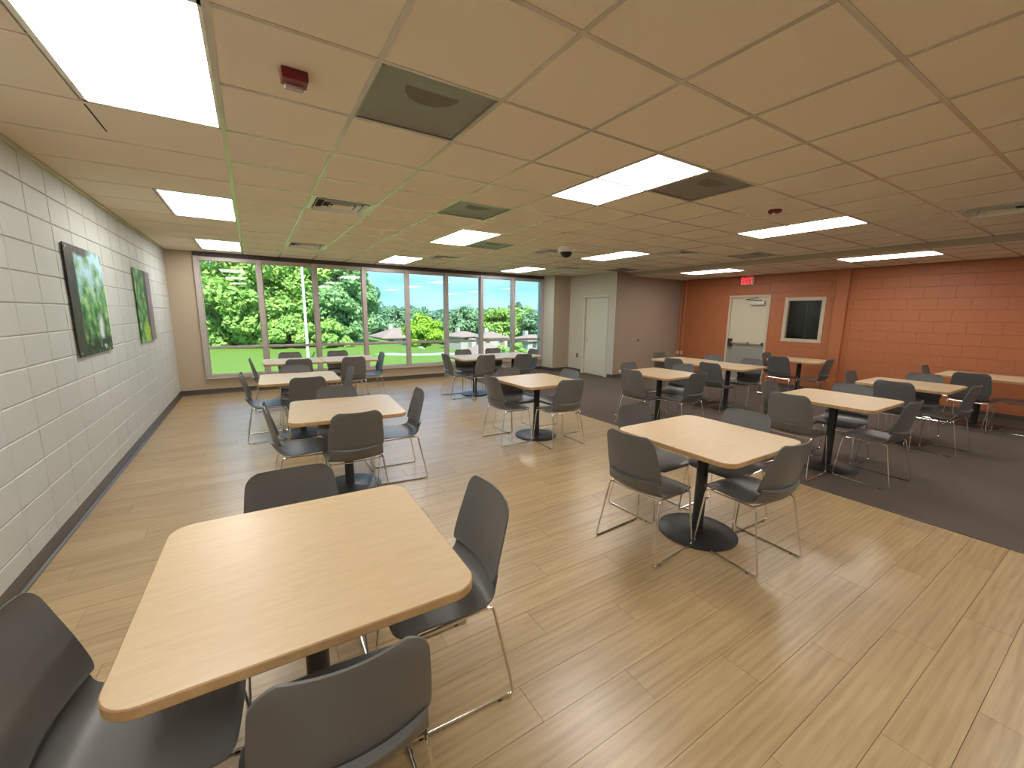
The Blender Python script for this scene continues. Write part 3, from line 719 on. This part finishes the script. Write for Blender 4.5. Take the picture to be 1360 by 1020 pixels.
def chair_parts():
    # control: y, z, thickness, half width, bow
    seat = spline([(.245, .418, .010, .200, -.006), (.225, .437, .010, .209, -.004), (.14, .447, .010, .219, .004), (.02, .440, .010, .223, .010), (-.08, .434, .010, .220, .014), (-.145, .442, .011, .213, .022), (-.181, .470, .013, .207, .030), (-.199, .510, .017, .203, .036), (-.211, .546, .027, .200, .039)], 30)
    rows = []; L = 0; prev = None
    for q in seat:
        if prev is not None: L += math.hypot(q[0]-prev[0], q[1]-prev[1])
        prev = q; rows.append([(q[0], q[1]), q[2], corner(q[3], L+.0015, .075), q[4]])
    back = spline([(-.186, .518, .012, .207, .040), (-.199, .56, .012, .213, .040), (-.215, .63, .010, .210, .037), (-.235, .72, .009, .201, .031), (-.252, .80, .008, .192, .025), (-.262, .85, .007, .186, .022)], 24)
    rb = []; tot = sum(math.hypot(back[i+1][0]-back[i][0], back[i+1][1]-back[i][1]) for i in range(24)); L = 0; prev = None
    for q in back:
        if prev is not None: L += math.hypot(q[0]-prev[0], q[1]-prev[1])
        prev = q; rb.append([(q[0], q[1]), q[2], min(corner(q[3], tot-L+.0015, .066), corner(q[3], L+.001, .018)), q[4]])
    out = [('seat', B().add(*shell(rows)), 'shell', None), ('backrest', B().add(*shell(rb)), 'shell', None)]
    r = .0060
    for k, s in enumerate((-1, 1)):
        loop = fillet([(s*.208, .195, .418), (s*.232, .238, r), (s*.243, -.238, r), (s*.205, -.155, .428)], .028, 5, True)
        nm = 'sled_frame' if k == 0 else 'sled_frame '
        out.append((nm, B().tube(loop, r, 8, True), 'chrome', None))
        for y, x in ((.17, .2335), (-.17, .2415)): out.append(('glide', B().box(s*x-.008, s*x+.008, y-.008, y+.008, .0, .009, .002), 'rubber', nm))
    for y, z, x in ((.165, .424, .207), (-.125, .421, .205)):
        out.append(('cross_rod', B().tube(fillet([(-x, y, z-.004), (-.10, y, z-.010), (.10, y, z-.010), (x, y, z-.004)], .03), r*.9, 8), 'chrome', None))
    return out
CP = make_proto(chair_parts())
SIDE = {'N': (PI, 'window'), 'S': (0, 'near'), 'W': (-PI/2, 'left'), 'E': (PI/2, 'right')}
CH = dict(  # place of the top middle of each backrest, small turn in degrees
    A_N=(.10, 2.21, 0), A_E=(.86, 1.51, -2), A_S=(.115, .84, -3), A_W=(-.62, 1.40, -4),
    B_W=(2.02, 1.78, 4), B_S=(2.78, 1.085, -5), B_N=(2.76, 2.41, 0), B_E=(3.42, 1.74, 0),
    C_W=(.01, 3.88, 0), C_S=(.63, 3.22, 0), C_E=(1.40, 3.93, -5), C_N=(.69, 4.56, 0),
    D_W=(-.19, 6.01, 0), D_S=(.50, 5.30, 0), D_E=(1.15, 6.05, 0), D_N=(.47, 6.66, 0),
    E1_W=(-.10, 7.85, 0), E1_S=(.59, 7.42, 0), E2_S=(1.44, 7.41, 2), E1_N=(.55, 8.78, 0), E2_N=(1.39, 8.77, 0), E2_E=(2.10, 8.02, 0),
    F_W=(2.43, 4.38, 0), F_N=(3.07, 5.00, 0), F_E=(3.78, 4.41, 0), F_S=(3.18, 3.68, -3),
    G1_W=(3.04, 7.26, 0), G1_N=(3.77, 7.99, 0), G2_N=(4.50, 7.99, 0), G2_E=(5.25, 7.40, 0), G1_S=(3.67, 6.70, 0), G2_S=(4.45, 6.60, 0),
    H_W=(4.49, 3.98, 0), H_N=(5.14, 4.62, 0), H_E=(5.84, 4.05, 0), H_S=(5.10, 3.28, -3),
    I1_N=(7.17, 5.62, 0), I1_W=(6.43, 4.72, 0), I2_W=(6.38, 3.98, 0), I1_E=(7.78, 4.74, 0), I2_E=(7.74, 3.97, 0),
    J_W=(8.70, 4.00, 0), J_N=(9.39, 4.58, 0), J_S=(9.05, 3.23, 0),
    K_W=(4.50, 1.93, 0), K_E=(5.92, 1.86, 0), K_N=(5.21, 2.48, 0), K_S=(5.20, 1.13, -4),
    L_W=(6.62, 1.70, 0), L_E=(7.98, 1.72, 0), L_N=(7.29, 2.38, 0), L_S=(7.10, 1.06, -4),
    M_W=(8.72, 1.41, 0), M_N=(9.40, 2.08, 0), M_S=(9.30, .76, 0))
for key, (x, y, tw) in CH.items():
    tb, sd = key.split('_'); rz, word = SIDE[sd]; rz += math.radians(tw)
    fx, fy = -math.sin(rz), math.cos(rz)
    cx, cy = x+.262*fx, y+.262*fy
    z = .004 if cx > XK else 0
    place(thing('sled_chair', f'grey shell chair on the {word} side of {TAB[tb][3]}', 'chair', (cx, cy, z), rz, 'grey sled base chairs'), CP)

# ------------------------------------------------------------------ outdoors
def ground_z(x, y):
    t = min(1, max(0, (x-13)/14)); s = t*t*(3-2*t)
    return -1.6-3.6*s-.004*max(0, y-45)
nx, ny = 60, 60; v = []; f = []
for i in range(nx+1):
    for j in range(ny+1):
        x = -120+420*i/nx; y = YF+.3+(330*(j/ny)**2); v.append((x, y, ground_z(x, y)))
for i in range(nx):
    for j in range(ny): k = i*(ny+1)+j; f.append((k, k+ny+1, k+ny+2, k+1))
lawn = struct(mk('ground', v, f, MT['grass'], smooth=True), 'green lawn outside the windows', 'lawn')
v = []; f = []; n = 20
for k in range(n+1):
    a = PI*1.08+PI*.62*k/n
    for r in (2.3, 3.7): x, y = 11.8+r*1.1*math.cos(a), 33.5+r*math.sin(a); v.append((x, y, ground_z(x, y)+.03))
for k in range(n): f.append((2*k, 2*k+1, 2*k+3, 2*k+2))
wk = mk('curved_walk', v, f, MT['walk']); md = wk.modifiers.new('thick', 'SOLIDIFY'); md.thickness = .08; md.offset = -1; tag(wk, 'white curved concrete walk on the lawn', 'path')

def tree(name, label, x, y, rx, rz, zc, mat, nleaf, ls, seed, nclump=60, group=None):
    g = np.random.default_rng(seed); gz = ground_z(x, y)
    t = thing(name, label, 'tree', (x, y, gz), 0, group)
    u = g.normal(size=(nclump, 3)); u /= np.linalg.norm(u, axis=1)[:, None]
    rad = g.uniform(.45, .92, (nclump, 1)); cc = u*rad*np.array([rx, rx, rz]); cc[:, 2] += zc-gz
    cr_ = g.uniform(.20, .34, nclump)*rx
    idx = g.integers(0, nclump, nleaf)
    d = g.normal(size=(nleaf, 3)); d /= np.linalg.norm(d, axis=1)[:, None]
    p = cc[idx]+d*(cr_[idx]*g.uniform(.55, 1.05, nleaf))[:, None]*np.array([1, 1, .8])
    p[:, 2] = np.maximum(p[:, 2], .15)
    nrm = d+g.normal(size=(nleaf, 3))*.55+np.array([0, 0, .35]); nrm /= np.linalg.norm(nrm, axis=1)[:, None]
    a = np.cross(nrm, g.normal(size=(nleaf, 3))); a /= np.linalg.norm(a, axis=1)[:, None]; b = np.cross(nrm, a)
    s = (ls*g.uniform(.6, 1.2, nleaf))[:, None]
    q = np.stack([p-a*s, p-b*s*.55, p+a*s, p+b*s*.55], 1).reshape(-1, 3)
    me = bpy.data.meshes.new('foliage'); me.vertices.add(len(q)); me.vertices.foreach_set('co', q.ravel())
    me.loops.add(4*nleaf); me.loops.foreach_set('vertex_index', np.arange(4*nleaf, dtype=np.int32))
    me.polygons.add(nleaf); me.polygons.foreach_set('loop_start', np.arange(0, 4*nleaf, 4, dtype=np.int32)); me.polygons.foreach_set('loop_total', np.full(nleaf, 4, dtype=np.int32))
    me.update(calc_edges=True); me.materials.append(MT[mat]); fo = ob('foliage', me, t); fo['kind'] = 'stuff'
    B().tube([(0, 0, -.1), (.05, 0, (zc-gz)*.5), (0, .05, zc-gz+rz*.4)], rx*.075, 8).go('trunk', MT['bark'], t, smooth=True)
    for k in range(5):
        e = cc[k*7 % nclump]; B().tube([(0, 0, (zc-gz)*.55), (e[0]*.5, e[1]*.5, (e[2]+(zc-gz)*.55)*.5+.3), tuple(e)], rx*.025, 6).go('branch', MT['bark'], t, smooth=True)
    return t
tree('leafy_tree', 'big bright green tree filling the leftmost panes', -1.2, 44, 3.9, 5.2, 2.6, 'leaf_a', 26000, .24, 1, 90, 'large trees by the left panes')
tree('leafy_tree', 'big green tree behind the flagpole', 3.4, 46, 3.9, 5.8, 3.4, 'leaf_a', 34000, .25, 2, 130, 'large trees by the left panes')
tree('leafy_tree', 'big darker green tree with sky at its right', 8.0, 45, 3.5, 4.9, 2.7, 'leaf_b', 24000, .24, 3, 80, 'large trees by the left panes')
tree('leafy_tree', 'green tree far left, half hidden behind the first', -6.2, 50, 4, 4.8, 2.2, 'leaf_b', 14000, .28, 4, 60, 'large trees by the left panes')
tree('leafy_shrub', 'green shrub mass at the foot of the third tree', 6.3, 41, 2.0, 1.5, -.5, 'leaf_a', 8000, .2, 5, 30)
tree('leafy_shrub', 'low green shrub at the foot of the middle tree', 2.6, 42, 2.2, 1.6, -.4, 'leaf_a', 8000, .2, 6, 30)
tree('round_tree', 'round lime green tree standing alone on the lawn', 14.3, 39, 1.95, 1.75, -.25, 'leaf_c', 16000, .15, 7, 60)
WORDS = ['first', 'second', 'third', 'fourth', 'fifth', 'sixth', 'seventh', 'eighth', 'ninth', 'tenth', 'eleventh', 'twelfth', 'thirteenth', 'fourteenth']
FAR = [(.255, 96, 4.4, 5.0, 0), (.29, 92, 4.8, 5.2, 0), (.325, 100, 5.0, 4.8, 0), (.36, 105, 5.2, 4.6, 0), (.40, 96, 4.8, 4.2, 0), (.44, 88, 4.4, 4.4, 0), (.475, 84, 4.2, 4.6, 0), (.51, 86, 4.6, 4.6, 0),
       (.55, 82, 4.4, 4.8, 0), (.59, 76, 4.4, 5.2, 1), (.63, 82, 4.4, 5.0, 0), (.67, 80, 4.2, 4.8, 1), (.71, 74, 4.2, 4.8, 0), (.76, 76, 4.6, 5.0, 0)]
for i, (rt, y, rx, rz, c) in enumerate(FAR):
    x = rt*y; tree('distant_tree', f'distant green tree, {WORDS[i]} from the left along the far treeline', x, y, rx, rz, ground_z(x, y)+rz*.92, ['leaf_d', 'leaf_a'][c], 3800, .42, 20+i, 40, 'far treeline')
for i, (x, y) in enumerate(((30.5, 47), (25.0, 41))):
    tree('leafy_shrub', ['small green tree between the roofs, farther one', 'small green bush between the roofs, nearer one'][i], x, y, 1.7, 1.5, ground_z(x, y)+1.5, 'leaf_a', 4000, .2, 50+i, 30)
# hills
v = []; f = []; n = 40
for i in range(n+1):
    x = -50+650*i/n; h = 1+2.5*math.sin(i*.45)+1.5*math.sin(i*1.1+1)+5*math.exp(-((i-14)/5)**2); v += [(x, 330, -14), (x, 350, h), (x, 420, -14)]
for i in range(n): f += [(3*i, 3*i+3, 3*i+4, 3*i+1), (3*i+1, 3*i+4, 3*i+5, 3*i+2)]
h_ = mk('hills', v, f, MT['hill'], smooth=True); struct(h_, 'low forested hills on the horizon', 'hills')
def house(x, y, w, d, hw, hr, rot, label, nwin=3, dz=0):
    gz = ground_z(x, y)+dz; t = thing('house', label, 'house', (x, y, gz), rot, 'houses beyond the lawn')
    B().box(-w/2, w/2, -d/2, d/2, -.6, hw).go('wall', MT['hwall'], t)
    o = .45; e = max(w/2-d/2*.85, .4)                      # hipped roof: eaves rectangle up to a short ridge
    ev = [(-w/2-o, -d/2-o), (w/2+o, -d/2-o), (w/2+o, d/2+o), (-w/2-o, d/2+o)]
    v = [(a, b, hw-.12) for a, b in ev]+[(a, b, hw+.05) for a, b in ev]+[(-e, 0, hw+hr), (e, 0, hw+hr)]
    mk('roof', v, [(3, 2, 1, 0), (0, 1, 5, 4), (1, 2, 6, 5), (2, 3, 7, 6), (3, 0, 4, 7), (4, 5, 9, 8), (5, 6, 9), (6, 7, 8, 9), (7, 4, 8)], MT['roof'], t)
    for k in range(nwin):
        cx = -w/2+w*(k+.5)/nwin; fr = B().box(cx-.55, cx+.55, -d/2-.05, -d/2+.02, .85, 2.05).go('window', MT['hwall'], t); B().box(cx-.45, cx+.45, -d/2-.07, -d/2-.04, .95, 1.95).go('pane', MT['hwin'], fr)
    B().box(w*.22, w*.22+.9, -d/2-.06, -d/2+.01, 0, 2.05).go('door', MT['roof'], t)
    B().box(-w*.2, -w*.2+.7, .3, 1.0, hw+hr*.5, hw+hr+.7).go('chimney', MT['hwall'], t)
house(22.4, 75, 7.4, 7, 2.3, 1.6, .05, 'house with pale pink roof left of the round tree', 3, -.6)
house(35.5, 75, 5.6, 5, 1.9, .95, .3, 'small white house, left of two above the nearest roof', 2, .6)
house(39.6, 71, 5.4, 5, 1.9, 1.0, -.2, 'small white house, right of two above the nearest roof', 2, .5)
house(24.2, 45, 8.4, 7.5, 2.2, 2.0, .2, 'house with broad pink roof nearest the right panes', 3, -1.5)
house(43.2, 62, 6.4, 5, 2.2, .9, .15, 'white house seen through the last pane', 2, .1)
t = thing('flagpole', 'tall white metal flagpole in front of the left trees', 'pole', (2.75, 28, ground_z(2.75, 28)))
auto_smooth(B().cyl((0, 0, 0), (0, 0, 9.5), .085, 14, .055).go('pole', MT['pole'], t)); B().lathe([(.16, 0), (.16, .1), (.09, .16)], 16).go('foot', MT['pole'], t); B().lathe([(.02, 9.5), (.08, 9.56), (.02, 9.64)], 12).go('finial', MT['pole'], t)
t = thing('radio_mast', 'thin grey radio mast far above the treeline', 'mast', (74.6, 150, ground_z(74.6, 150)))
B().cyl((0, 0, 0), (0, 0, 16.6), .25, 8, .12).go('mast', MT['mast'], t)
for k in range(3): B().cyl((0, 0, 12-2*k), (6*math.cos(k*2.1), 6*math.sin(k*2.1), 0), .03, 5).go('guy_wire', MT['mast'], t)
